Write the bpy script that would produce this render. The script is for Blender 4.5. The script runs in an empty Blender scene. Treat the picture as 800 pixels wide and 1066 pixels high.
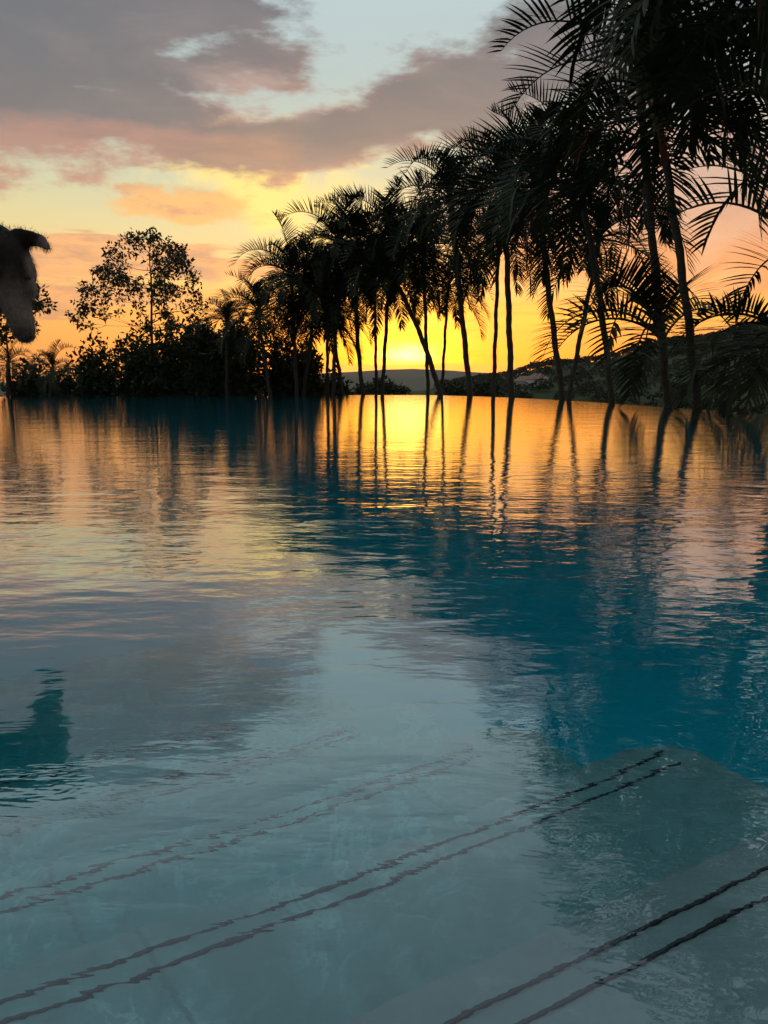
import bpy, bmesh, math, random
from mathutils import Vector, Matrix, noise

# ------------------------------------------------------------------ basics
scene = bpy.context.scene
COL = scene.collection
FPX, PITCH, CAMH = 801.0, math.radians(9.4), 0.30   # focal length (px of an 800x1066 frame), downward pitch, height over water
R = math.radians

def ray(x, y):
    a = (x - 400) / FPX
    b = (533 - y) / FPX
    return Vector((a, math.cos(PITCH) + b * math.sin(PITCH), -math.sin(PITCH) + b * math.cos(PITCH)))

def at(x, y, Y):
    d = ray(x, y)
    return Vector((0, 0, CAMH)) + d * (Y / d.y)

def azel(x, y):
    d = ray(x, y).normalized()
    return math.degrees(math.atan2(d.x, d.y)), math.degrees(math.asin(d.z))

def interp(pts, x):
    if x <= pts[0][0]: return pts[0][1]
    for (a, b), (c, d) in zip(pts, pts[1:]):
        if x <= c: return b + (d - b) * (x - a) / (c - a)
    return pts[-1][1]

def sm(a, b, x):
    t = min(1, max(0, (x - a) / (b - a)))
    return t * t * (3 - 2 * t)

def link(name, mesh, parent=None):
    o = bpy.data.objects.new(name, mesh)
    COL.objects.link(o)
    if parent is not None: o.parent = parent
    return o

def tag(o, label=None, cat=None, group=None, kind=None):
    if label: o['label'] = label
    if cat: o['category'] = cat
    if group: o['group'] = group
    if kind: o['kind'] = kind
    return o

def empty(name, loc, rz=0.0):
    o = bpy.data.objects.new(name, None)
    o.empty_display_size = 0.2
    COL.objects.link(o)
    o.location = loc
    o.rotation_euler = (0, 0, rz)
    return o

def mesh(name, verts, faces, mat, smooth=False, mats=None, fm=None):
    me = bpy.data.meshes.new(name)
    me.from_pydata([tuple(v) for v in verts], [], faces)
    for m in (mats or [mat]): me.materials.append(m)
    if fm: me.polygons.foreach_set('material_index', fm)
    if smooth: me.polygons.foreach_set('use_smooth', [True] * len(me.polygons))
    me.update()
    return me

# ------------------------------------------------------------------ node helper: arithmetic on sockets
class X:
    def __init__(s, nt, sock): s.nt, s.s = nt, sock
    def _m(s, op, *a, clamp=False):
        n = s.nt.nodes.new('ShaderNodeMath'); n.operation = op; n.use_clamp = clamp
        for i, v in enumerate((s,) + a):
            if isinstance(v, X): s.nt.links.new(v.s, n.inputs[i])
            else: n.inputs[i].default_value = v
        return X(s.nt, n.outputs[0])
    def __add__(s, o): return s._m('ADD', o)
    __radd__ = __add__
    def __sub__(s, o): return s._m('SUBTRACT', o)
    def __rsub__(s, o): return (s * -1.0) + o
    def __mul__(s, o): return s._m('MULTIPLY', o)
    __rmul__ = __mul__
    def __truediv__(s, o): return s._m('DIVIDE', o)
    def exp(s): return X.const(s.nt, math.e)._m('POWER', s)
    def max(s, o): return s._m('MAXIMUM', o)
    def min(s, o): return s._m('MINIMUM', o)
    def clamp(s): return s._m('ADD', 0.0, clamp=True)
    def sstep(s, a, b):
        n = s.nt.nodes.new('ShaderNodeMapRange'); n.interpolation_type = 'SMOOTHSTEP'
        s.nt.links.new(s.s, n.inputs[0]); n.inputs[1].default_value = a; n.inputs[2].default_value = b
        return X(s.nt, n.outputs[0])
    @staticmethod
    def const(nt, v):
        n = nt.nodes.new('ShaderNodeValue'); n.outputs[0].default_value = v
        return X(nt, n.outputs[0])

def comb(nt, x, y, z):
    n = nt.nodes.new('ShaderNodeCombineXYZ')
    for i, v in enumerate((x, y, z)):
        if isinstance(v, X): nt.links.new(v.s, n.inputs[i])
        else: n.inputs[i].default_value = v
    return n.outputs[0]

def nz(nt, vec, scale, detail=4, rough=0.55, dist=0.0):
    n = nt.nodes.new('ShaderNodeTexNoise')
    if vec is not None: nt.links.new(vec, n.inputs['Vector'])
    n.inputs['Scale'].default_value = scale
    n.inputs['Detail'].default_value = detail
    n.inputs['Roughness'].default_value = rough
    n.inputs['Distortion'].default_value = dist
    return X(nt, n.outputs[0])

def mixc(nt, f, a, b, mode='MIX'):
    n = nt.nodes.new('ShaderNodeMix'); n.data_type = 'RGBA'; n.blend_type = mode
    for s, v in ((n.inputs[0], f), (n.inputs[6], a), (n.inputs[7], b)):
        if isinstance(v, X): nt.links.new(v.s, s)
        elif isinstance(v, bpy.types.NodeSocket): nt.links.new(v, s)
        elif isinstance(v, (int, float)): s.default_value = v
        else: s.default_value = (*v, 1)
    return n.outputs[2]

def ramp(nt, x, stops):
    n = nt.nodes.new('ShaderNodeValToRGB')
    el = n.color_ramp.elements
    while len(el) < len(stops): el.new(0.5)
    for e, (p, c) in zip(el, stops):
        e.position = p; e.color = (*c, 1)
    nt.links.new(x.s, n.inputs[0])
    return n.outputs[0]

def s2l(r, g, b):
    return tuple((c / 255 / 12.92) if c / 255 <= 0.04045 else ((c / 255 + 0.055) / 1.055) ** 2.4 for c in (r, g, b))

# ------------------------------------------------------------------ world: dusk sky with cloud layers fixed in direction
def build_world():
    w = bpy.data.worlds.new('World'); scene.world = w; w.use_nodes = True
    nt = w.node_tree; nt.nodes.clear()
    out = nt.nodes.new('ShaderNodeOutputWorld')
    tc = nt.nodes.new('ShaderNodeTexCoord')
    sep = nt.nodes.new('ShaderNodeSeparateXYZ'); nt.links.new(tc.outputs['Generated'], sep.inputs[0])
    x, y, z = (X(nt, sep.outputs[i]) for i in range(3))
    az = x._m('ARCTAN2', y) * 57.29578
    el = z._m('ARCSINE') * 57.29578
    def v3(kx, ky, kz, off=0.0):
        return comb(nt, x * kx + off, y * ky, z * kz)
    w1 = nz(nt, v3(5, 5, 13), 1.0, 4) - 0.5
    w2 = nz(nt, v3(5, 5, 13, 7.3), 1.0, 4) - 0.5
    fb = nz(nt, v3(9, 9, 26, 3.1), 1.0, 7, 0.62) - 0.5
    fine = nz(nt, v3(20, 20, 95, 1.7), 1.0, 5, 0.6) - 0.5
    stre = nz(nt, v3(6, 6, 85, 5.5), 1.0, 4, 0.55) - 0.5
    azw = az + w1 * 9.0
    elw = el + w2 * 4.5
    def blob(px, py, rx, ry, rot=0.0):
        a0, e0 = azel(px, py)
        da, de = azw - a0, elw - e0
        c, s = math.cos(R(rot)), math.sin(R(rot))
        k = 57.3 / FPX * 0.95
        u = (da * c + de * s) * (1 / (rx * k)); v = (de * c - da * s) * (1 / (ry * k))
        return 1.0 - (u * u + v * v)._m('SQRT')
    # clear sky by elevation
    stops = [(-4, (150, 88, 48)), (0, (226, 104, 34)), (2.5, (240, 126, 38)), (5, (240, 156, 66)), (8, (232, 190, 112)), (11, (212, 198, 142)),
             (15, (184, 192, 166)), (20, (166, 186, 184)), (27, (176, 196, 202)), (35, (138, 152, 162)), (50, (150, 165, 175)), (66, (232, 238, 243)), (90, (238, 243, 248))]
    t = lambda e: (e + 5) / 95
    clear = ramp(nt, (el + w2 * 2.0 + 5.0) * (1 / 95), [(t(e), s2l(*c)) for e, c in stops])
    clear = mixc(nt, el.sstep(48, 68), clear, (1.75, 1.9, 2.05))          # extra zenith brightness added above the view to light the pool floor
    # left of the sun the low sky is more peach
    left = az.sstep(-4, -24) * el.sstep(8, 2)
    clear = mixc(nt, left * 0.55, clear, s2l(232, 160, 88))
    right = az.sstep(8, 25) * el.sstep(9, 4)
    clear = mixc(nt, right * 0.45, clear, s2l(226, 150, 84))
    # away from the sun the dusk sky turns grey blue
    back = az._m('ABSOLUTE').sstep(45, 130)
    clear = mixc(nt, back, clear, ramp(nt, (el + 5.0) * (1 / 95), [(t(-5), s2l(70, 64, 72)), (t(5), s2l(104, 92, 104)), (t(15), s2l(112, 112, 128)), (t(40), s2l(104, 112, 126)), (t(90), s2l(205, 215, 225))]))
    # cloud layers
    ccol = ramp(nt, (el + w1 * 4.0) * (1 / 40), [(0.0, s2l(214, 124, 66)), (5 / 40, s2l(222, 138, 88)), (9 / 40, s2l(206, 138, 102)), (12.5 / 40, s2l(176, 124, 106)),
                                                (15.0 / 40, s2l(148, 112, 102)), (17.0 / 40, s2l(92, 83, 88)), (25 / 40, s2l(82, 82, 91)), (33/40, s2l(122, 128, 136)), (1.0, s2l(130, 138, 146))])
    big = blob(40, 50, 275, 112, 4).max(blob(300, 150, 220, 32, 4)).max(blob(480, 105, 110, 48, 8)).max(blob(640, 70, 160, 70, 0))
    dens = (big * 0.95 + fb * 2.0 + w2 * 0.5).sstep(-0.06, 0.36)
    # rosy underside where the bank thins
    rosy = (big * 1.1 + fb * 0.9).sstep(0.5, 0.02) * el.sstep(24, 16)
    lump0 = nz(nt, v3(9, 9, 15, 21.2), 1.0, 7, 0.6, 0.9) - 0.5
    # bright yellow cloud lit from below and the small orange one
    yel = (blob(278, 190, 120, 50, -8) * 1.0 + lump0 * 2.6 + w1 * 0.4).sstep(-0.1, 0.7)
    col = mixc(nt, yel * 0.85, clear, s2l(255, 222, 110))
    small = (blob(182, 208, 84, 20, -2) * 1.1 + fb * 1.6 + lump0 * 1.8).sstep(0.0, 0.55)
    scol = mixc(nt, el.sstep(13.9, 12.3), s2l(180, 136, 100), s2l(236, 172, 92))
    col = mixc(nt, small * 0.9, col, scol)
    bigc = mixc(nt, rosy * 0.65, ccol, s2l(200, 130, 104))
    bigc = mixc(nt, (blob(130, 150, 200, 20, 2) + fb * 1.6).sstep(0.0, 0.6) * 0.6, bigc, s2l(178, 116, 96))
    # mottling of the grey bank
    lump = nz(nt, v3(7, 7, 22, 11.2), 1.0, 8, 0.62, 0.4) - 0.5
    bigc = mixc(nt, (lump * 3.2 + 0.15).clamp() * 0.42, bigc, s2l(138, 120, 117))
    bigc = mixc(nt, (lump * -4.0 + 0.15).clamp() * 0.6, bigc, s2l(92, 88, 94))
    bigc = mixc(nt, (blob(275, 95, 85, 30, -10) + lump * 1.6).sstep(0.0, 0.7) * 0.6, bigc, s2l(186, 150, 138))
    col = mixc(nt, dens * 0.93, col, bigc)
    # low pink bank at the left, wisps over the whole low sky, mauve veil at the right
    low = (blob(95, 272, 330, 26, 1).max(blob(40, 305, 160, 22, 0)) + fb * 0.9 + stre * 2.0).sstep(0.0, 0.42)
    lcol = mixc(nt, (fine * 3.6 + stre * 1.4 + 0.5).clamp(), s2l(178, 118, 92), s2l(238, 158, 96))
    col = mixc(nt, low * 0.85, col, lcol)
    grey = (blob(198, 284, 46, 13, -8) + fb * 0.9).sstep(0.05, 0.5)
    col = mixc(nt, grey * 0.6, col, s2l(150, 118, 106))
    wis = (stre * 2.2 + fine * 0.6).sstep(0.05, 0.65) * el.sstep(0.2, 2.0) * el.sstep(9.5, 6.5)
    col = mixc(nt, wis * 0.45, col, s2l(226, 132, 70))
    veil = (blob(730, 215, 300, 92, 0) * 1.1 + fb * 0.8 + stre * 0.6).sstep(-0.05, 0.4)
    vcol = mixc(nt, el.sstep(7.5, 13.0), s2l(228, 124, 60), s2l(192, 142, 128))
    vcol = mixc(nt, (lump0 * 3.0 + 0.1).clamp() * 0.6, vcol, s2l(226, 186, 160))
    col = mixc(nt, veil * 0.85, col, vcol)
    # golden slot under that veil
    slot = (el + w2 * 1.6 + stre * 1.2)._m('SUBTRACT', 4.9)._m('ABSOLUTE').sstep(1.3, 0.3) * az.sstep(-2, 5)
    col = mixc(nt, slot * 0.65, col, s2l(255, 178, 42))
    # glow of the hidden sun
    sa, se = azel(424, 366)
    da, de = az - sa, el - se
    g1 = ((da * da * (1 / 11.0 ** 2) + de * de * (1 / 4.2 ** 2)) * -1.0).exp()
    g2 = ((da * da * (1 / 3.6 ** 2) + de * de * (1 / 2.1 ** 2)) * -1.0).exp()
    de = de + fine * 1.2 + 0.25
    g3 = ((da * da * (1 / 1.7 ** 2) + de * de * (1 / 0.6 ** 2)) * -1.0).exp()
    streak = (1.0 + stre * 1.1).clamp()
    col = mixc(nt, (g1 * 0.82 * streak).clamp(), col, (1.15, 0.31, 0.012))
    col = mixc(nt, (g2 * 0.95).clamp(), col, (1.9, 1.15, 0.012))
    col = mixc(nt, (g3 * 0.8).clamp(), col, (4.0, 3.1, 0.8))
    col = mixc(nt, (stre * 2.4 + fine * 0.9 + lump0 * .5).sstep(0.0, 0.6) * el.sstep(0.3, 1.5) * el.sstep(7.5, 5.0) * az.sstep(-14, -4) * 0.8, col, s2l(238, 116, 34))
    # dull purple bank lying on the horizon under the sun
    bank = (elw * 0.25 + el * 0.75 + fb * 0.9).sstep(1.55, 1.15) * az.sstep(-9, -5) * az.sstep(13, 8)
    col = mixc(nt, bank * 0.85, col, s2l(188, 124, 84))
    # below the horizon
    col = mixc(nt, el.sstep(-0.5, -4.0), col, s2l(60, 48, 44))
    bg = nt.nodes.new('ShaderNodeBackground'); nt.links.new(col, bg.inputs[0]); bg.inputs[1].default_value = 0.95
    sky = nt.nodes.new('ShaderNodeTexSky'); sky.sky_type = 'NISHITA'; sky.sun_disc = False
    sky.sun_elevation = SUN_EL; sky.sun_rotation = SUN_AZ
    b2 = nt.nodes.new('ShaderNodeBackground'); nt.links.new(sky.outputs[0], b2.inputs[0]); b2.inputs[1].default_value = 0.05
    add = nt.nodes.new('ShaderNodeAddShader')
    nt.links.new(bg.outputs[0], add.inputs[0]); nt.links.new(b2.outputs[0], add.inputs[1])
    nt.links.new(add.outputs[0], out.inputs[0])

SUN_AZ, SUN_EL = R(1.8), R(1.6)
build_world()
sl = bpy.data.lights.new('sun', 'SUN'); sl.energy = 0.006; sl.angle = R(6); sl.color = (1.0, 0.55, 0.2)
so = bpy.data.objects.new('sun', sl); COL.objects.link(so)
sd = Vector((math.sin(SUN_AZ) * math.cos(SUN_EL), math.cos(SUN_AZ) * math.cos(SUN_EL), math.sin(SUN_EL)))
so.rotation_euler = sd.to_track_quat('Z', 'Y').to_euler(); so.location = (0, 0, 30)

# ------------------------------------------------------------------ materials
def principled(name, base, rough=0.6, spec=0.3):
    m = bpy.data.materials.new(name); m.use_nodes = True
    nt = m.node_tree; b = nt.nodes['Principled BSDF']
    b.inputs['Base Color'].default_value = (*base, 1); b.inputs['Roughness'].default_value = rough
    b.inputs['Specular IOR Level'].default_value = spec
    return m, nt, b

def mottled(name, c1, c2, scale=6, rough=0.6, spec=0.3, bump=0.0, stretch=(1, 1, 1)):
    m, nt, b = principled(name, c1, rough, spec)
    tc = nt.nodes.new('ShaderNodeTexCoord'); mp = nt.nodes.new('ShaderNodeMapping')
    nt.links.new(tc.outputs['Object'], mp.inputs[0]); mp.inputs['Scale'].default_value = stretch
    n = nz(nt, mp.outputs[0], scale, 6, 0.6)
    nt.links.new(mixc(nt, n.sstep(0.35, 0.68), c1, c2), b.inputs['Base Color'])
    if bump:
        bp = nt.nodes.new('ShaderNodeBump'); bp.inputs['Strength'].default_value = bump; bp.inputs['Distance'].default_value = 0.02
        nt.links.new(n.s, bp.inputs['Height']); nt.links.new(bp.outputs[0], b.inputs['Normal'])
    return m

M = {}
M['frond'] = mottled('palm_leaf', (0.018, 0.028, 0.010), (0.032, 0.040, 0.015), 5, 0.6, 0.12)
M['dry'] = mottled('dry_palm_leaf', (0.16, 0.050, 0.022), (0.10, 0.040, 0.022), 6, 0.7, 0.2)
M['trunk'] = mottled('palm_trunk', (0.075, 0.062, 0.045), (0.045, 0.040, 0.030), 9, 0.85, 0.15, 0.5, (1, 1, 6))
M['shaft'] = mottled('crownshaft', (0.075, 0.085, 0.030), (0.055, 0.065, 0.028), 4, 0.5, 0.3, 0.0, (1, 1, .3))
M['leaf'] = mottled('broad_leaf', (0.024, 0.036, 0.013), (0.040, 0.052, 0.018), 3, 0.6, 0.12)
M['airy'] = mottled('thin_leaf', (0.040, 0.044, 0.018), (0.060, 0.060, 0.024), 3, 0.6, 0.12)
M['bark'] = mottled('bark', (0.060, 0.045, 0.032), (0.10, 0.078, 0.055), 12, 0.9, 0.1, 0.6, (1, 1, .4))
M['ground'] = mottled('ground_cover', (0.035, 0.045, 0.018), (0.06, 0.055, 0.028), 0.12, 0.95, 0.1)
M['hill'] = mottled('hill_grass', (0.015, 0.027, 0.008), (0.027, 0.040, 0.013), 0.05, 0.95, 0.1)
M['far'] = mottled('far_hill', (0.05, 0.06, 0.035), (0.07, 0.07, 0.04), 0.004, 0.95, 0.1)
M['deck'] = mottled('deck_stone', (0.36, 0.33, 0.28), (0.30, 0.27, 0.23), 3, 0.8, 0.2, 0.2)
M['strip'] = mottled('dark_tile_strip', (0.010, 0.014, 0.020), (0.022, 0.026, 0.032), 60, 0.5, 0.3)
M['wall'] = mottled('white_render', (0.72, 0.68, 0.62), (0.62, 0.58, 0.52), 2, 0.9, 0.1)
M['roof'] = mottled('roof_tile', (0.22, 0.15, 0.11), (0.17, 0.12, 0.09), 2, 0.9, 0.1)
M['glass'] = principled('window_glass', (0.03, 0.035, 0.04), 0.1, 0.5)[0]

def stone_material():
    m, nt, b = principled('pool_stone', (0.4, 0.42, 0.4), 0.65, 0.2)
    tc = nt.nodes.new('ShaderNodeTexCoord')
    v = tc.outputs['Object']
    n1 = nz(nt, v, 2.6, 7, 0.62, 0.6); n2 = nz(nt, v, 9.0, 6, 0.6, 1.2); n3 = nz(nt, v, 70, 3, 0.6)
    c = mixc(nt, n1.sstep(0.36, 0.66), (0.165, 0.228, 0.226), (0.285, 0.358, 0.352))
    n4 = nz(nt, v, 26, 5, 0.65, 0.4)
    c = mixc(nt, n4.sstep(0.52, 0.72) * 0.45, c, (0.12, 0.165, 0.16))
    c = mixc(nt, n4.sstep(0.46, 0.30) * 0.30, c, (0.34, 0.41, 0.40))
    vein = (n2 - 0.5)._m('ABSOLUTE').sstep(0.035, 0.0)
    c = mixc(nt, vein * n1.sstep(0.42, 0.58) * 0.7, c, (0.42, 0.48, 0.47))
    c = mixc(nt, n3.sstep(0.4, 0.75) * 0.25, c, (0.22, 0.25, 0.24))
    # slab joints
    mp = nt.nodes.new('ShaderNodeMapping'); nt.links.new(v, mp.inputs[0]); mp.inputs['Rotation'].default_value = (0, 0, R(-27.5 - 12))
    sp = nt.nodes.new('ShaderNodeSeparateXYZ'); nt.links.new(mp.outputs[0], sp.inputs[0])
    jx = ((X(nt, sp.outputs[0]) + (n2 - 0.5) * 0.012) * (1 / 0.42))._m('FRACT') - 0.5
    joint = jx._m('ABSOLUTE').sstep(0.0085, 0.003)
    c = mixc(nt, joint * 0.5 * n1.sstep(0.34, 0.46), c, (0.12, 0.15, 0.15))
    nt.links.new(c, b.inputs['Base Color'])
    return m
M['stone'] = stone_material()

def tile_material():
    m, nt, b = principled('pool_tile', (0.16, 0.5, 0.58), 0.5, 0.3)
    tc = nt.nodes.new('ShaderNodeTexCoord'); v = tc.outputs['Object']
    n1 = nz(nt, v, 1.1, 6, 0.6)
    c = mixc(nt, n1.sstep(0.35, 0.68), (0.045, 0.38, 0.44), (0.07, 0.46, 0.50))
    nt.links.new(c, b.inputs['Base Color'])
    return m
M['tile'] = tile_material()

def water_material():
    m = bpy.data.materials.new('pool_water'); m.use_nodes = True
    nt = m.node_tree; nt.nodes.clear()
    out = nt.nodes.new('ShaderNodeOutputMaterial')
    refr = nt.nodes.new('ShaderNodeBsdfRefraction'); refr.inputs['IOR'].default_value = 1.333; refr.inputs['Roughness'].default_value = 0.0
    glos = nt.nodes.new('ShaderNodeBsdfGlossy'); glos.inputs['Roughness'].default_value = 0.0
    fres = nt.nodes.new('ShaderNodeFresnel'); geo = nt.nodes.new('ShaderNodeNewGeometry'); fres.inputs['IOR'].default_value = 1.333
    lw = nt.nodes.new('ShaderNodeLayerWeight'); lw.inputs['Blend'].default_value = 0.5
    back = X(nt, geo.outputs['Backfacing'])
    fac = X(nt, lw.outputs['Facing'])
    gloss = (fac._m('POWER', 2.0) * 0.97 + 0.02).min(1.0)                      # strong mirror at a low angle, clear when seen steeply
    refl = gloss * (1.0 - back) + X(nt, fres.outputs[0]) * back
    g = nt.nodes.new('ShaderNodeMixShader')
    nt.links.new(refl.s, g.inputs[0]); nt.links.new(refr.outputs[0], g.inputs[1]); nt.links.new(glos.outputs[0], g.inputs[2])
    tc = nt.nodes.new('ShaderNodeTexCoord')
    def mapped(sx, sy, rot):
        mp = nt.nodes.new('ShaderNodeMapping'); nt.links.new(tc.outputs['Object'], mp.inputs[0])
        mp.inputs['Rotation'].default_value = (0, 0, R(rot)); mp.inputs['Scale'].default_value = (sx, sy, 1)
        return mp.outputs[0]
    sep = nt.nodes.new('ShaderNodeSeparateXYZ'); nt.links.new(tc.outputs['Object'], sep.inputs[0])
    px, py = X(nt, sep.outputs[0]), X(nt, sep.outputs[1])
    # the breeze ruffles the middle of the pool; it is calmer in the sheltered near corner
    rr = (px * px + py * py)._m('SQRT')
    open_ = rr.sstep(0.45, 1.3) * (1.0 - rr.sstep(1.5, 4.2) * 0.86)
    patch = nz(nt, mapped(0.5, 1.0, 12), 0.8, 3, 0.5).sstep(0.32, 0.66)
    long_ = nz(nt, mapped(1.2, 2.3, 10), 1.0, 2, 0.45, 0.3)
    mid = nz(nt, mapped(3.4, 6.0, -8), 1.0, 2, 0.5, 0.5)
    small = nz(nt, mapped(9.5, 17.0, 6), 1.0, 3, 0.5, 0.4)
    tiny = nz(nt, mapped(22.0, 36.0, -14), 1.0, 2, 0.5)
    near = nz(nt, mapped(9.0, 21.0, 24), 1.0, 4, 0.52, 0.3)
    h = long_ * 0.0058 * (open_ * 0.8 + 0.2) + mid * 0.0034 * (open_ * 0.88 + 0.12) + small * 0.0023 * (patch * 0.75 + 0.25) * open_ \
        + tiny * 0.0010 * (patch * 0.8 + 0.2) * open_ + near * 0.0010
    bp = nt.nodes.new('ShaderNodeBump'); bp.inputs['Strength'].default_value = 1.0; bp.inputs['Distance'].default_value = 1.0
    nt.links.new(h.s, bp.inputs['Height'])
    for q in (refr, glos, fres, lw): nt.links.new(bp.outputs[0], q.inputs['Normal'])
    nt.links.new(g.outputs[0], out.inputs['Surface'])
    va = nt.nodes.new('ShaderNodeVolumeAbsorption')
    va.inputs['Color'].default_value = (0.0, 0.885, 0.92, 1); va.inputs['Density'].default_value = 1.2
    nt.links.new(va.outputs[0], out.inputs['Volume'])
    return m
M['water'] = water_material()

# ------------------------------------------------------------------ pool
U = Vector((math.sin(R(62.5)), math.cos(R(62.5)), 0)); N = Vector((-U.y, U.x, 0))     # along the steps / down the steps
def st(s, t, z=0.0): return U * s + N * t + Vector((0, 0, z))
EDGE = [(-60, 413.2), (0, 413), (200, 412.2), (330, 411.4), (440, 411.2), (533, 414), (600, 417.6), (700, 424.2), (800, 432), (900, 441)]
def edge_pt(x):
    d = ray(x, interp(EDGE, x))
    return Vector((0, 0, CAMH)) + d * (CAMH / -d.z)
def edge_poly():
    pts = [edge_pt(x) for x in (0, 60, 120, 200, 260, 330, 390)]
    pts += [Vector((1.3, 22.6, 0)), Vector((2.2, 20.6, 0)), Vector((2.9, 18.1, 0)), Vector((3.28, 16.0, 0)), Vector((3.52, 13.8, 0)), Vector((3.72, 11.4, 0)), Vector((3.82, 9.4, 0)), Vector((3.86, 7.7, 0)), Vector((3.88, 5.5, 0)), Vector((3.88, 3.4, 0))]
    return pts
far = edge_poly()
near_line = [st(3.7, -0.10), st(-0.30, -0.10)]
wallpt = st(-0.30, 21.6)
pool = [wallpt] + far + [Vector((3.88, 1.85, 0))] + near_line       # clockwise seen from above
def prism(name, poly, z0, z1, mat, parent=None, top=True, bottom=True):
    n = len(poly)
    v = [Vector((p.x, p.y, z1)) for p in poly] + [Vector((p.x, p.y, z0)) for p in poly]
    f = [(i, i + n, (i + 1) % n + n, (i + 1) % n) for i in range(n)]
    if top: f.append(tuple(range(n)))
    if bottom: f.append(tuple(range(2 * n - 1, n - 1, -1)))
    me = mesh(name, v, f, mat)
    bm = bmesh.new(); bm.from_mesh(me); bmesh.ops.recalc_face_normals(bm, faces=bm.faces); bm.to_mesh(me); bm.free()
    return link(name, me, parent)

cen = Vector((-2.5, 11, 0))
def grow(poly, d):
    out = []
    n = len(poly)
    for i, p in enumerate(poly):
        a, b = poly[i - 1], poly[(i + 1) % n]
        e1 = (p - a).normalized(); e2 = (b - p).normalized()
        nn = (Vector((-e1.y, e1.x, 0)) + Vector((-e2.y, e2.x, 0))).normalized()
        if nn.dot(p - cen) < 0: nn = -nn
        out.append(p + nn * d)
    return out
water = prism('pool_water', grow(pool, 0.05), -1.62, 0.0, M['water']); tag(water, kind='structure')
# basin: floor and inner walls
inner = grow(pool, -0.22)
inner_near = pool
n = len(pool)
bv = [Vector((p.x, p.y, -0.02)) for p in pool] + [Vector((p.x, p.y, -1.35)) for p in pool]
bf = [(i, (i + 1) % n, (i + 1) % n + n, i + n) for i in range(n)] + [tuple(range(n, 2 * n))]
basin = link('pool_floor', mesh('pool_floor', bv, bf, M['tile'])); tag(basin, kind='structure')
outer = grow(pool, 0.22); o2 = grow(pool, 0.056)
wv = [Vector((p.x, p.y, -0.035)) for p in o2] + [Vector((p.x, p.y, -0.06)) for p in outer] + [Vector((p.x, p.y, -4.2)) for p in outer]
wf = [(i, (i + 1) % n, (i + 1) % n + n, i + n) for i in range(n)] + [(i + n, (i + 1) % n + n, (i + 1) % n + 2 * n, i + 2 * n) for i in range(n)]
pw = link('pool_wall', mesh('pool_wall', wv, wf, M['tile'])); tag(pw, kind='structure')
# corner steps: each tread ends on a sloping side, a pair of dark tile strips sits near every nosing
DEP = [0.10, 0.28, 0.46, 0.64, 0.82, 0.98, 1.12]
TN = [0.355, 0.618, 0.876, 1.150, 1.410, 1.68, 2.0]            # where each tread ends, measured away from the deck
SE = [0.95, 0.71, 0.68, 0.66, 0.62, 0.60, 0.58]            # treads
LE = [0.95, 0.71, 0.62, 0.56, 0.43]                         # strips                 # how far each tread runs to the right
prev = -0.12
for k, (d, tn, se) in enumerate(zip(DEP, TN, SE)):
    rc = 0.07
    corner = [st(se - rc + rc * math.sin(R(a)), tn - rc + rc * math.cos(R(a))) for a in range(0, 91, 15)]
    poly = [st(-0.31, prev), st(-0.31, tn)] + corner + [st(se + 0.015, prev)]
    s = prism('pool_step', poly, -1.36, -d, M['stone']); tag(s, kind='structure')
    for off in (0.030, 0.050) if k < 5 else ():
        t0 = tn - off
        q = [st(-0.305, t0, 0), st(-0.305, t0 + 0.0021, 0), st(LE[k] - 0.035, t0 + 0.0021, 0), st(LE[k] - 0.035, t0, 0)]
        prism('nosing_strip', q, -d - 0.002, -d + 0.003, M['strip'], s)
    prev = tn
# deck on two sides of the corner (out of the picture, the dog stands on it)
left_deck = [st(-0.30, -3.5), st(-0.30, 21.4), st(-7, 21.4), st(-7, -3.5)]
dk = prism('pool_deck', left_deck, -2.5, 0.11, M['deck']); tag(dk, kind='structure')
near_deck = [st(-0.298, -3.5), st(-0.298, -0.10), st(4.6, -0.10), st(4.6, -3.5)]
dk2 = prism('pool_deck', near_deck, -2.5, 0.108, M['deck']); tag(dk2, kind='structure')

# ------------------------------------------------------------------ ground
RIDGE = [(300, 408), (380, 406), (440, 403), (500, 396), (530, 391), (561, 381), (602, 377), (640, 372), (692, 356), (728, 350), (800, 336), (900, 320), (1100, 300), (1400, 310), (2000, 360)]
def ground_z(x, y):
    r = math.hypot(x, y - 8)
    d = max(0.0, r - 17.5)
    z = -2.3 - 0.10 * d if d < 380 else -40.3 - (d - 380) * 0.002
    z = max(z, -46)
    return z + noise.noise(Vector((x * .02, y * .02, 0))) * min(2.5, d * .02)
rings = [0.01, 8, 14, 17, 20, 24, 30, 40, 55, 75, 100, 140, 190, 260, 360, 500, 800, 1300, 2100, 3100]
gv, gf = [], []
K = 96
for r in rings:
    for k in range(K):
        a = 2 * math.pi * k / K
        x, y = r * math.sin(a), 8 + r * math.cos(a)
        gv.append((x, y, ground_z(x, y)))
for i in range(len(rings) - 1):
    for k in range(K):
        gf.append((i * K + k, i * K + (k + 1) % K, (i + 1) * K + (k + 1) % K, (i + 1) * K + k))
gr = link('ground', mesh('ground', gv, gf, M['ground'], True)); tag(gr, kind='structure')

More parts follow.
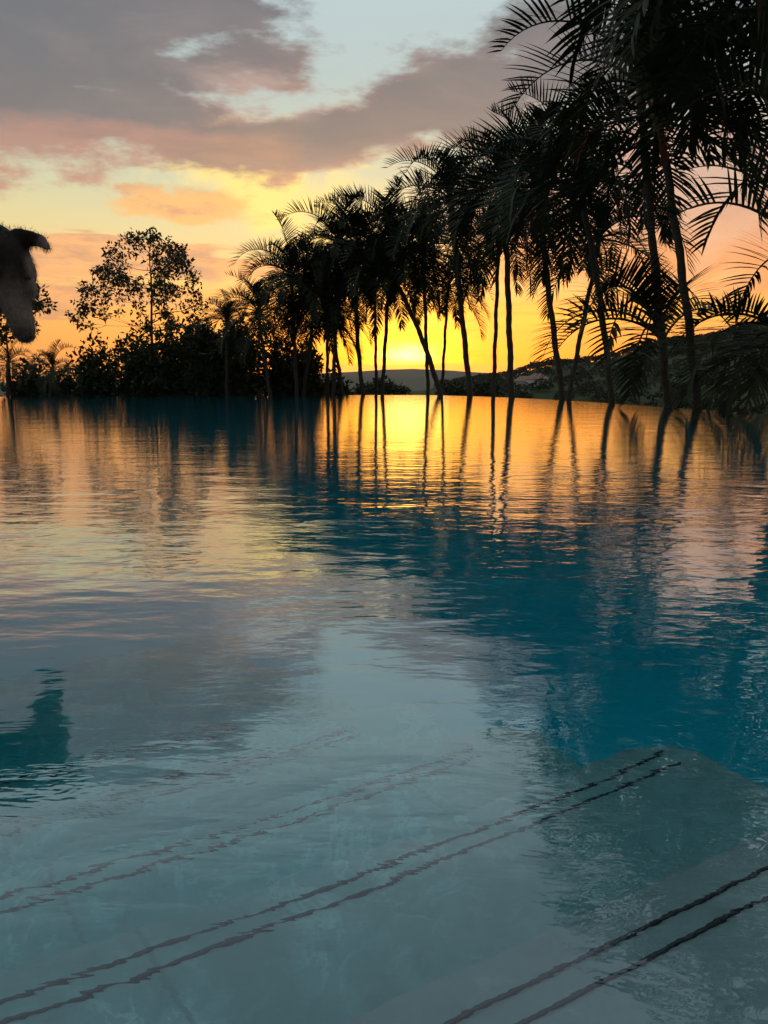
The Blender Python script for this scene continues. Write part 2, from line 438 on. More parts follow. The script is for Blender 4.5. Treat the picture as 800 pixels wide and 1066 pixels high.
# hillside at the right: from the valley up to the ridge, then down behind
def hill_pt(px, t):
    yr = interp(RIDGE, px)
    d = ray(px, yr); hd = math.hypot(d.x, d.y); dirv = Vector((d.x / hd, d.y / hd, 0)); tan = d.z / hd
    R1 = 430.0; zr = CAMH + tan * R1
    R0 = 130.0
    z0 = -16.0
    if t <= 1:
        rr = R0 + (R1 - R0) * t
        z = z0 + (zr - z0) * (0.35 * t + 0.65 * sm(0, 1, t)) 
        z = min(z, CAMH + rr * tan * (0.55 + 0.45 * t) + (1 - t) * -3) if t < 1 else zr
    else:
        rr = R1 + (t - 1) * 500
        z = zr - (t - 1) * 90
    p = dirv * rr
    p.z = z + noise.noise(Vector((p.x * .03, p.y * .03, 2))) * 2.4 * min(1, t * 2) + noise.noise(Vector((p.x * .12, p.y * .12, 5))) * 0.7 - 0.8
    return p
hv, hf = [], []
PXS = [300 + i * 10 for i in range(80)] + [1100 + i * 60 for i in range(16)]
TS = [i / 26 for i in range(27)] + [1.1, 1.3, 1.7]
for px in PXS:
    for t in TS: hv.append(hill_pt(px, t))
nT = len(TS)
for i in range(len(PXS) - 1):
    for j in range(nT - 1):
        hf.append((i * nT + j, (i + 1) * nT + j, (i + 1) * nT + j + 1, i * nT + j + 1))
hill = link('hillside', mesh('hillside', hv, hf, M['hill'], True)); tag(hill, kind='structure')

# distant mountains
FAR = [(-900, 400), (-300, 398), (0, 399), (150, 396), (260, 393), (330, 389), (380, 386), (419, 383.5), (461, 385), (490, 387), (540, 390), (640, 393), (800, 396), (1200, 399), (1700, 400)]
fv, ff = [], []
fx = [-900 + i * 14 for i in range(186)]
for px in fx:
    yr = interp(FAR, px) + 1.2 * noise.noise(Vector((px * .02, 0, 0))) + 0.6 * noise.noise(Vector((px * .09, 3, 0)))
    d = ray(px, yr); hd = math.hypot(d.x, d.y); dirv = Vector((d.x / hd, d.y / hd, 0)); zr = max(6, d.z / hd * 2500)
    for (rr, k) in ((1900, -50), (2100, zr * .28), (2300, zr * .6), (2500, zr), (2750, zr * .4), (2950, -50)):
        p = dirv * rr; p.z = k + (noise.noise(Vector((p.x * .004, p.y * .004, 1))) * 7 if 2000 < rr < 2450 else 0); fv.append(p)
for i in range(len(fx) - 1):
    for j in range(5):
        ff.append((i * 6 + j, (i + 1) * 6 + j, (i + 1) * 6 + j + 1, i * 6 + j + 1))
fh = link('distant_hills', mesh('distant_hills', fv, ff, M['far'], True)); tag(fh, kind='structure')

# ------------------------------------------------------------------ leaf helpers
def leaf_quad(v, f, p, d, up, l, w):
    """a pointed leaf bent along its middle"""
    s = d.cross(up)
    if s.length < 1e-4: s = d.cross(Vector((1, 0, 0)))
    s.normalize()
    nrm = s.cross(d).normalized()
    b = len(v)
    v += [p, p + d * l * .45 + s * w * .5 + nrm * l * .06, p + d * l - nrm * l * .10, p + d * l * .45 - s * w * .5 + nrm * l * .06]
    f.append((b, b + 1, b + 2, b + 3))

def rnd_dir(rng):
    while True:
        d = Vector((rng.uniform(-1, 1), rng.uniform(-1, 1), rng.uniform(-1, 1)))
        if 0.05 < d.length < 1: return d.normalized()

def tube(v, f, pts, rads, sides=7, cap=True):
    b = len(v); m = len(pts)
    for i, (p, r) in enumerate(zip(pts, rads)):
        t = (pts[min(i + 1, m - 1)] - pts[max(i - 1, 0)]).normalized()
        a = t.cross(Vector((0.31, 0.95, 0.02))).normalized(); c = t.cross(a)
        for k in range(sides):
            th = 2 * math.pi * k / sides
            v.append(p + (a * math.cos(th) + c * math.sin(th)) * r)
    for i in range(m - 1):
        for k in range(sides):
            f.append((b + i * sides + k, b + i * sides + (k + 1) % sides, b + (i + 1) * sides + (k + 1) % sides, b + (i + 1) * sides + k))
    if cap: f.append(tuple(b + (m - 1) * sides + k for k in range(sides)))

def leaf_cloud(rng, n, blobs, size, hollow=0.35):
    """n leaves in little sprigs through the volume of several overlapping lumps"""
    v, f = [], []
    made = 0
    while made < n:
        c, rad = rng.choice(blobs)
        d = rnd_dir(rng)
        r = (hollow + (1 - hollow) * rng.random() ** 0.55) * rng.uniform(0.85, 1.12)
        r *= 1 + 0.28 * noise.noise(Vector((d.x * 2.3 + c.x, d.y * 2.3, d.z * 2.3 + c.z)))
        p = c + Vector((d.x * rad.x, d.y * rad.y, d.z * rad.z)) * r
        ax = (d + rnd_dir(rng) * .7 + Vector((0, 0, .25))).normalized()
        for j in range(5):
            q = p + ax * size * .45 * j * .7
            ld = (ax * .5 + rnd_dir(rng)).normalized()
            leaf_quad(v, f, q, ld, rnd_dir(rng), size * rng.uniform(.75, 1.25), size * rng.uniform(.38, .6))
        made += 5
    return v, f

# ------------------------------------------------------------------ palms
def frond_mesh(name, L, a0, bend, seed, mat, droop=0.5, lmax=0.31, n=31, vee=0.80):
    rng = random.Random(seed)
    v, f = [], []
    S = 18
    pts, ang = [Vector((0, 0, 0))], []
    side = rng.uniform(-.05, .05)
    for i in range(S + 1):
        s = i / S
        a = a0 - bend * s ** 1.25
        ang.append(a)
        if i < S:
            pts.append(pts[-1] + Vector((math.cos(R(a)), side * s, math.sin(R(a)))) * (L / S))
    rad = [0.016 * L * .6 * (1 - s / S) + 0.0035 for s in range(S + 1)]
    rad[0] *= 1.9; rad[1] *= 1.3
    tube(v, f, pts, rad, 5)
    for k in range(n):
        s = 0.14 + 0.86 * (k + rng.uniform(-.2, .2)) / (n - 1)
        s = min(1, max(.12, s))
        i = min(S - 1, int(s * S)); fr = s * S - i
        p = pts[i].lerp(pts[i + 1], fr)
        a = ang[i]
        T = Vector((math.cos(R(a)), 0, math.sin(R(a)))); U_ = Vector((-math.sin(R(a)), 0, math.cos(R(a))))
        prof = min(1.0, 0.45 + 1.9 * (s - .12)) * (1 - 0.62 * max(0, (s - .45) / .55) ** 1.5)
        for sg in (-1, 1):
            if rng.random() < 0.05: continue
            l = L * lmax * prof * rng.uniform(.88, 1.1)
            fw = 0.36 + 0.55 * s
            d = (T * fw + Vector((0, sg, 0)) * (1.0 - .35 * s) + U_ * (vee + rng.uniform(-.14, .14))).normalized()
            d = (d + Vector((0, 0, -1)) * rng.uniform(0, .12)).normalized()
            w = (0.0072 * L + .0045) * rng.uniform(.8, 1.2)
            b = len(v); q = p.copy()
            segs = 4
            for m_ in range(segs + 1):
                u = m_ / segs
                ww = w * (0.55 + 0.45 * min(1, u * 4)) * (1 - u ** 2.2)
                wd = d.cross(U_).normalized()
                if m_ == segs: v.append(q.copy())
                else: v += [q + wd * ww, q - wd * ww]
                d = (d + Vector((0, 0, -1)) * droop * rng.uniform(.12, .34)).normalized()
                q = q + d * (l / segs)
            for m_ in range(segs - 1):
                c = b + 2 * m_
                f.append((c, c + 2, c + 3, c + 1))
            c = b + 2 * (segs - 1)
            f.append((c, c + 2, c + 1))
    return mesh(name, v, f, mat)

LIB = []                                    # (start elevation, mesh)
for j, (a0, bend, dr) in enumerate([(85, 46, .3), (79, 76, .32), (73, 96, .36), (66, 108, .4), (58, 116, .42), (50, 120, .46), (40, 122, .5), (30, 116, .55), (18, 106, .6), (4, 92, .7), (-10, 74, .8), (-26, 56, .9)]):
    for q in range(2):
        LIB.append((a0, frond_mesh('frond', 2.0 * (0.93 + .14 * q), a0, bend + 8 * q, 100 + j * 7 + q, M['frond'], dr * .75, vee=.85 if a0 > 20 else .55)))
DRY = [frond_mesh('dry_frond', 1.7, 15, 110, 901, M['dry'], 1.0, .24, 28), frond_mesh('dry_frond', 1.7, -10, 75, 902, M['dry'], 1.1, .22, 26)]
SPEAR = None
def spear_mesh():
    v, f = [], []
    pts = [Vector((0.02 * math.sin(i * .5), 0.015 * i * .2, i * .22)) for i in range(8)]
    tube(v, f, pts, [.020, .019, .017, .015, .012, .009, .006, .002], 6)
    return mesh('spear_leaf', v, f, M['frond'], True)
SPEAR = spear_mesh()

def palm(base_px, Yscale, crown_px, crown_py, label, scale=1.0, nf=15, seed=1, rad=.058, lo=-30, hi=86, dry=0, spear=False, curve=0.0, extra=(), Y=None, lumps=True, group='palms in a row along the infinity edge', avoid=None, name='palm_tree'):
    rng = random.Random(seed)
    if Y is None:
        e = edge_pt(base_px); Yb = e.y * Yscale
    else: Yb = Y
    gp = at(base_px, 405, Yb)
    base = Vector((gp.x, Yb, ground_z(gp.x, Yb) - 0.05))
    water_pt = Vector((gp.x, Yb, 0.0))
    top = at(crown_px, crown_py, Yb + rng.uniform(-.3, .3))
    root = empty(name, base)
    tag(root, label, 'palm tree', group)
    # trunk passes through the point seen at the waterline
    lean = (top - water_pt)
    b0 = water_pt - lean * (abs(base.z) / max(.5, lean.z)) * .55
    b0.z = base.z
    root.location = b0
    pts, rads = [], []
    Sn = 46
    side = Vector((lean.y, -lean.x, 0)).normalized() if lean.xy.length > .01 else Vector((1, 0, 0))
    for i in range(Sn + 1):
        s = i / Sn
        h = b0.z + (top.z - b0.z) * s
        if h < 0: p = b0.lerp(water_pt, (h - b0.z) / (0 - b0.z))
        else:
            u = h / top.z
            p = water_pt.lerp(top, u)
            p = p + Vector((1, 0, 0)) * curve * math.sin(u * math.pi)
        p = Vector((p.x + .010 * math.sin(i * .9 + seed), p.y, h))
        pts.append(p - b0)
        ringk = 1.10 if (i % 2 == 0) else 0.97
        rads.append(rad * (1.18 - .30 * s) * ringk * (1.35 if i == 0 else 1))
    v, f = [], []
    tube(v, f, pts, rads, 9)
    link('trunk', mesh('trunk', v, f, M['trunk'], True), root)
    T = (pts[-1] - pts[-4]).normalized()
    cp = pts[-1]
    v, f = [], []
    L_ = .46 * scale
    tube(v, f, [cp - T * .02, cp + T * L_ * .25, cp + T * L_ * .7, cp + T * L_], [rad * 1.0, rad * 1.22, rad * .95, rad * .5], 9)
    link('crownshaft', mesh('crownshaft', v, f, M['shaft'], True), root)
    ct = cp + T * L_ * .85
    az0 = rng.uniform(0, 360)
    nf = int(nf * (1.6 if base_px > 580 else 1.85))
    for k in range(nf):
        s = (k + .5) / nf
        a = hi + (lo - hi) * s ** 0.9
        az = (az0 + k * 137.508 + rng.uniform(-14, 14)) % 360
        if avoid and avoid[0] < az < avoid[1]: az = (az + 140) % 360
        cand = sorted(LIB, key=lambda q: abs(q[0] - a) + rng.uniform(0, 6))[0][1]
        fo = link('frond', cand, root)
        fo.location = ct - T * L_ * .35 * s
        fo.rotation_euler = (rng.uniform(-.12, .12), rng.uniform(-.1, .1), R(az))
        k_ = scale * rng.uniform(.86, 1.1) * (.8 if a > 74 else 1)
        fo.scale = (k_, k_ * rng.uniform(.9, 1.05), k_)
    for (az, a, sc) in extra:
        cand = sorted(LIB, key=lambda q: abs(q[0] - a))[0][1]
        fo = link('frond', cand, root)
        fo.location = ct; fo.rotation_euler = (0, 0, R(az)); fo.scale = (sc,) * 3
    for k in range(dry):
        fo = link('dry_frond', DRY[(k + seed) % 2], root)
        tag(fo, 'dry reddish brown hanging frond')
        fo.location = ct - T * L_ * .6
        fo.rotation_euler = (0, 0, R(rng.uniform(190, 350))); fo.scale = (scale * rng.uniform(.6, .85),) * 3
    if spear:
        so_ = link('spear_leaf', SPEAR, root); so_.location = ct; so_.rotation_euler = (R(-3), R(spear), 0); so_.scale = (scale,) * 3
    return root

# (waterline px, distance factor, crown px, crown py, label, options)
palm(281, 1.05, 270, 334, 'short dark palm at the left end of the row, half sunk in the bushes', .78, 15, 11, .05)
palm(309, 1.05, 304, 298, 'palm whose rounded fan of fronds makes the left shoulder of the row', .95, 18, 12, .055, lo=-45, extra=[(178, 58, .85), (165, 50, .8)])
palm(316, 1.09, 328, 316, 'thin trunked palm leaning right behind the left shoulder of the row', .95, 16, 13, .05, lo=-50, dry=1)
palm(341, 1.07, 341, 336, 'low crowned palm among the three thin trunks left of the sun', .90, 16, 14, .05, lo=-50)
palm(347, 1.04, 352, 266, 'upright palm rising above the leftmost low crowns of the row', 1.0, 17, 15, .055, spear=-4, lo=-45, dry=1)
palm(357, 1.06, 340, 300, 'slender palm leaning left above the three thin trunks left of the sun', .92, 15, 16, .05, lo=-45)
palm(378, 1.04, 371, 268, 'palm with a bare curved trunk just left of the bright sun glow', 1.02, 17, 17, .06, curve=-.08, lo=-40)
palm(392, 1.06, 390, 292, 'left trunk of the two thin palms standing together before the sun glow', .92, 16, 18, .045)
palm(398, 1.04, 407, 262, 'right trunk of the two thin palms together before the sun glow', 1.05, 17, 19, .055, dry=1)
palm(459, 1.03, 412, 292, 'palm with a trunk leaning strongly left across the sun glow', .92, 15, 20, .07, curve=.10)
palm(446, 1.02, 441, 270, 'straight upright palm crossing the leaning trunk beside the sun', 1.05, 18, 21, .05, spear=3)
palm(460, 1.10, 466, 308, 'small thin palm behind the crossing trunks right of the sun', .85, 13, 22, .045)
palm(490, 1.04, 470, 222, 'palm with a trunk slanting left, next right of the crossing trunks', 1.05, 18, 23, .07, dry=1, spear=-5, extra=[(-12, 20, .62)])
palm(514, 1.05, 519, 262, 'thin straight palm with a low crown left of the evenly thick trunk', .95, 15, 24, .05, extra=[(165, 30, .7)])
palm(533, 1.04, 526, 208, 'tall palm with an evenly thick vertical trunk near the middle of the row', 1.08, 19, 25, .068, dry=1, lo=-22)
palm(587, 1.05, 562, 212, 'left stem of the forked pair of palms rising from one foot', 1.05, 18, 26, .056, curve=-.03, lo=-18)
palm(592, 1.05, 622, 262, 'right stem of the forked pair, lower and spreading right', .95, 14, 27, .046, lo=-18)
palm(638, 1.05, 606, 205, 'palm with a left leaning trunk over the low hill, crown of dense fronds', 1.08, 16, 28, .052, dry=2, curve=.05, lo=-18)
palm(697, 1.05, 668, 122, 'tallest thick trunked palm, its big frond arching left over the sky', 1.10, 14, 30, .054, dry=2, lo=-12, avoid=(130, 235), extra=[(183, 58, 1.22), (190, 8, .9), (170, -12, .9), (160, 80, 1.1)])
palm(702, 1.10, 690, 376, 'short palm hidden behind the thickest trunk, long fronds drooping left over the hill', .95, 2, 29, .042, lo=40, hi=80, extra=[(182, 40, 1.12), (188, 30, 1.1), (232, 40, 1.3), (246, 30, 1.2), (222, 50, 1.3), (240, 18, 1.15)])
palm(728, 1.05, 690, 150, 'palm with a trunk leaning left just right of the thickest trunk', 1.10, 11, 32, .050, dry=1, curve=.03, lo=-14, avoid=(150, 215))
palm(752, 1.04, 800, 372, 'low young palm at the right with fronds drooping onto the water', .85, 3, 33, .045, lo=-18, hi=8, curve=.05, extra=[(190, 30, 1.0), (205, 18, 1.0), (182, 40, .8), (220, 4, .9), (200, -10, .8), (235, 18, .9)])
palm(838, 1.08, 800, 45, 'palm filling the top right corner with a dense dark crown', 1.1, 13, 34, .075, lo=-5, extra=[(205, 30, 1.1), (215, 16, 1.1), (196, 12, 1.05)])
palm(884, 1.06, 866, 235, 'palm beyond the right edge whose curled frond tips reach into view', 1.0, 8, 35, .07, lo=-10, hi=84, avoid=(110, 250), extra=[(182, 66, .95), (176, 76, .85), (192, 58, 1.0)])
palm(884, 1.02, 852, 322, 'low palm beyond the right edge, one curled frond reaching into view', .9, 5, 37, .06, lo=0, hi=84, avoid=(110, 250), extra=[(180, 58, .85), (186, 74, .8)])
palm(850, 1.08, 790, -70, 'highest palm at the right, crown above the top of the picture', 1.2, 13, 36, .08, lo=-8, avoid=(150, 200))

# small palms and low growth at the far left
palm(52, 1.10, 54, 390, 'small palm with a drooping crown low at the left beyond the water', .5, 12, 41, .05, group='small palms beyond the left of the pool', Y=22.5, name='small_palm')
palm(8, 1.10, 8, 384, 'small palm under the muzzle of the dog at the left edge', .5, 11, 42, .05, group='small palms beyond the left of the pool', Y=23.5, name='small_palm')
palm(236, 1.10, 236, 340, 'little palm poking from the bushes left of the row of palms', .55, 11, 43, .045, group='small palms beyond the left of the pool', Y=24.5, name='small_palm', hi=88, lo=20)

# ------------------------------------------------------------------ trees
def crown_tree(name, label, px, py_base, Y, rows, seed, ncl, leaf, cl_r, per, r0, mat='airy'):
    """trunk, limbs and twigs that reach leaf clusters spread through a crown envelope given as (pixel row, left, right)"""
    rng = random.Random(seed)
    b = at(px, py_base, Y); b.z = ground_z(b.x, Y) - .05
    root = empty(name, b); tag(root, label, 'tree')
    k = Y / FPX
    tg = []
    y0, y1 = rows[0][0], rows[-1][0]
    while len(tg) < ncl:
        yy = rng.uniform(y0, y1)
        l = interp([(r[0], r[1]) for r in rows], yy); r_ = interp([(r[0], r[2]) for r in rows], yy)
        xx = rng.uniform(l, r_)
        wid = (r_ - l) * k * .5
        p = at(xx, yy, Y + rng.uniform(-.8, .8) * wid) - b
        if all((p - q).length > cl_r * .75 for q in tg): tg.append(p)
        elif rng.random() < .02: tg.append(p)
    H = max(p.z for p in tg)
    fork = min(p.z for p in tg)
    trunk = [Vector((0, 0, 0)), Vector((.06, 0, fork * .5)), Vector((.02, .03, fork)), Vector((.12, 0, fork + (H - fork) * .45)), Vector((.05, .05, fork + (H - fork) * .9))]
    tp = []
    for i in range(4):
        for j in range(5): tp.append(trunk[i].lerp(trunk[i + 1], j / 5))
    tv, tf, lv, lf = [], [], [], []
    tube(tv, tf, tp, [r0 * (1 - .85 * i / len(tp)) for i in range(len(tp))], 7)
    nodes = [(p, r0 * (1 - .85 * i / len(tp))) for i, p in enumerate(tp) if p.z > fork * .75]
    for p in sorted(tg, key=lambda q: q.xy.length):
        cand = [(n_, r) for n_, r in nodes if n_.z < p.z - .05] or nodes[:3]
        s_, rs = min(cand, key=lambda c: (c[0] - p).length + .4 * abs(c[0].xy.length))
        midp = s_.lerp(p, .5) + rnd_dir(rng) * .10 * (p - s_).length + Vector((0, 0, -.03))
        pts = []
        for i in range(6):
            u = i / 5
            pts.append(s_ * (1 - u) ** 2 + midp * 2 * u * (1 - u) + p * u * u)
        ra = max(.008, min(rs * .6, .03))
        tube(tv, tf, pts, [ra * (1 - .6 * i / 5) for i in range(6)], 5)
        nodes += [(q, ra * (1 - .6 * i / 5)) for i, q in enumerate(pts) if i >= 2]
        for i in range(rng.randint(int(per * .6), int(per * 1.4))):
            d = rnd_dir(rng); q = p + Vector((d.x, d.y, d.z * .75)) * cl_r * rng.random() ** .6
            if i % 4 == 0: tube(tv, tf, [pts[4], q], [.007, .004], 3, False)
            for j in range(3):
                leaf_quad(lv, lf, q + rnd_dir(rng) * leaf * .4, (d * .6 + rnd_dir(rng) + Vector((0, 0, -.25))).normalized(), rnd_dir(rng), leaf * rng.uniform(.7, 1.3), leaf * rng.uniform(.35, .6))
    link('trunk', mesh('trunk', tv, tf, M['bark'], True), root)
    link('crown', mesh('crown', lv, lf, M[mat]), root)
    return root
crown_tree('airy_tree', 'airy dome crowned tree with small leaves, sky showing through, rising above the bushes', 160, 408, 28.5,
           [(243, 138, 164), (256, 116, 190), (275, 98, 200), (295, 90, 208), (312, 82, 216), (332, 78, 220), (342, 82, 216)], 5, 122, .155, .33, 13, .085)
crown_tree('slim_tree', 'slim leafy tree standing behind the dog at the left edge', 10, 405, 24.5,
           [(296, 0, 38), (315, -12, 48), (335, -14, 46), (352, -8, 34)], 9, 34, .17, .26, 14, .05, 'leaf')

def shrub(px, py_top, wpx, Y, label, seed, n=2600, leaf=.16, name='shrub', group='bushes along the far end of the pool'):
    rng = random.Random(seed)
    top = at(px, py_top, Y); gz = ground_z(top.x, Y)
    root = empty(name, (top.x, Y, gz)); tag(root, label, 'bush', group)
    W = wpx / FPX * Y / 2
    H = top.z - gz
    blobs = []
    for k in range(9):
        a = rng.uniform(0, 6.28); q = rng.uniform(0, .6) * W
        zc = rng.uniform(.3, .80) * H
        blobs.append((Vector((math.cos(a) * q, math.sin(a) * q * .7, zc)), Vector((W * rng.uniform(.4, .6), W * rng.uniform(.4, .6), H * rng.uniform(.18, .26)))))
    v, f = leaf_cloud(rng, int(n * 3.0), blobs, leaf * 1.1, .15)
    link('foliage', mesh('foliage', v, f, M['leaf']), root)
    sv, sf = [], []
    for k in range(6):
        b = rng.choice(blobs)[0]
        tube(sv, sf, [Vector((b.x * .1, b.y * .1, -.05)), Vector((b.x * .5, b.y * .5, b.z * .5)), Vector((b.x, b.y, b.z * 1.1))], [.04, .03, .012], 6)
    link('stem', mesh('stem', sv, sf, M['bark'], True), root)
    return root
shrub(22, 362, 70, 25.0, 'low dark bush at the left edge below the dog', 1, 1800)
shrub(70, 384, 44, 25.5, 'smallest bush, in the dip left of the airy tree', 2, 1500)
shrub(103, 352, 58, 26.0, 'leafy bush at the left foot of the airy tree', 3, 2400)
shrub(140, 344, 66, 25.6, 'dense bush right under the crown of the airy tree', 4, 2800)
shrub(178, 338, 66, 26.2, 'dense bush at the right foot of the airy tree', 5, 2800)
shrub(214, 333, 62, 25.7, 'rounded dark bush between the airy tree and the little palm', 6, 2800)
shrub(250, 336, 60, 25.5, 'dark bush right of the little palm', 7, 2800)
shrub(286, 332, 62, 26.4, 'bush behind the first short palm of the row', 8, 2200)
shrub(318, 338, 52, 26.6, 'low bush between the thin trunks at the left of the row', 9, 1900)
shrub(347, 378, 40, 27.5, 'smallest low bush right of the bushes, under the three thin trunks', 10, 900)

def valley_tree(px, py_top, wpx, Y, label, seed):
    rng = random.Random(seed)
    top = at(px, py_top, Y); gz = ground_z(top.x, Y)
    root = empty('valley_tree', (top.x, Y, gz)); tag(root, label, 'tree', 'trees down in the valley')
    W = wpx / FPX * Y / 2; H = top.z - gz
    blobs = [(Vector((rng.uniform(-.6, .6) * W, rng.uniform(-.5, .5) * W, H - W * rng.uniform(.35, .8))), Vector((W * .5, W * .5, W * .34))) for k in range(7)]
    v, f = leaf_cloud(rng, 1500, blobs, .5, .1)
    link('crown', mesh('crown', v, f, M['leaf']), root)
    tv, tf = [], []
    tube(tv, tf, [Vector((0, 0, -.2)), Vector((.1, 0, H * .5)), Vector((0, .1, H - W * .6))], [.28, .22, .12], 7)
    for k in range(4):
        b = rng.choice(blobs)[0]
        tube(tv, tf, [Vector((.08, 0, H * .55)), b], [.13, .05], 5)
    link('trunk', mesh('trunk', tv, tf, M['bark'], True), root)
valley_tree(404, 398, 36, 75, 'dark rounded treetop just left under the sun', 21)
valley_tree(383, 404, 24, 80, 'small treetop left of the curved bare trunk', 22)
valley_tree(476, 400, 34, 85, 'treetop between the crossing trunks and the slanting trunk', 23)
valley_tree(503, 399, 30, 90, 'treetop right of the slanting trunk, at the foot of the hill', 24)
valley_tree(352, 403, 26, 82, 'treetop seen between the thin trunks left of the sun', 25)

# wood on the hillside: one mass of crowns
def hillside_woods():
    rng = random.Random(77)
    v, f = [], []
    for k in range(1500):
        px = rng.uniform(455, 1050)
        t = rng.random() ** .8 * 1.0 if rng.random() < .75 else rng.uniform(.93, 1.01)
        p = hill_pt(px, t)
        r = rng.uniform(1.4, 3.4) * (1.0 if t < .93 else .85)
        for j in range(80):
            d = rnd_dir(rng); d.z = abs(d.z) * .9 - .1
            q = p + Vector((0, 0, r * .5)) + Vector((d.x * r, d.y * r, d.z * r * .85)) * rng.uniform(.65, 1.05)
            leaf_quad(v, f, q, (d + rnd_dir(rng) * .8).normalized(), rnd_dir(rng), r * .34, r * .26)
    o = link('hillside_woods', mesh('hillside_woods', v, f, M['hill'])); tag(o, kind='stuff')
hillside_woods()

def house(px, t, w, d_, h, label, rz):
    p = hill_pt(px, t)
    root = empty('house', p, rz); tag(root, label, 'house', 'houses on the hillside')
    def box(v, f, x0, x1, y0, y1, z0, z1):
        b = len(v)
        v += [Vector(q) for q in ((x0, y0, z0), (x1, y0, z0), (x1, y1, z0), (x0, y1, z0), (x0, y0, z1), (x1, y0, z1), (x1, y1, z1), (x0, y1, z1))]
        f += [tuple(b + i for i in q) for q in ((0, 3, 2, 1), (4, 5, 6, 7), (0, 1, 5, 4), (1, 2, 6, 5), (2, 3, 7, 6), (3, 0, 4, 7))]
    v, f = [], []; box(v, f, -w, w, -d_, d_, -3, h); link('wall', mesh('wall', v, f, M['wall']), root)
    e = .6
    v = [Vector(q) for q in ((-w - e, -d_ - e, h + .02), (w + e, -d_ - e, h + .02), (w + e, d_ + e, h + .02), (-w - e, d_ + e, h + .02), (-w * .5, 0, h + 2.2), (w * .5, 0, h + 2.2))]
    f = [(0, 1, 5, 4), (1, 2, 5), (2, 3, 4, 5), (3, 0, 4), (0, 3, 2, 1)]
    link('roof', mesh('roof', v, f, M['roof']), root)
    for k in (-.6, 0, .6):
        v, f = [], []; box(v, f, k * w - .6, k * w + .6, -d_ - .03, -d_ + .1, .8, 2.2); link('window', mesh('window', v, f, M['glass']), root)
house(548, .62, 4.5, 3, 3.2, 'left of two small pale houses low on the far hillside', -.1)
house(560, .60, 3.4, 3, 3.0, 'right and smaller of two pale houses low on the far hillside', .25)

# ------------------------------------------------------------------ dog
def fur_material():
    m, nt, b = principled('dog_fur', (.05, .04, .03), .8, .15)
    tc = nt.nodes.new('ShaderNodeTexCoord'); mp = nt.nodes.new('ShaderNodeMapping')
    nt.links.new(tc.outputs['Object'], mp.inputs[0])
    n1 = nz(nt, mp.outputs[0], 9, 5, .6); n2 = nz(nt, mp.outputs[0], 120, 3, .6)
    at_ = nt.nodes.new('ShaderNodeAttribute'); at_.attribute_name = 'pale'
    k = (X(nt, at_.outputs['Fac']) + (n1 - .5) * 1.5).sstep(.12, .95)
    c = mixc(nt, k, (.022, .017, .013), (.22, .18, .145))
    c = mixc(nt, n2.sstep(.35, .7) * .4, c, (.015, .012, .010))
    nt.links.new(c, b.inputs['Base Color'])
    return m
M['fur'] = fur_material()
M['nose'] = principled('dog_nose', (.012, .011, .011), .35, .5)[0]
M['eye'] = principled('dog_eye', (.02, .012, .008), .08, .6)[0]

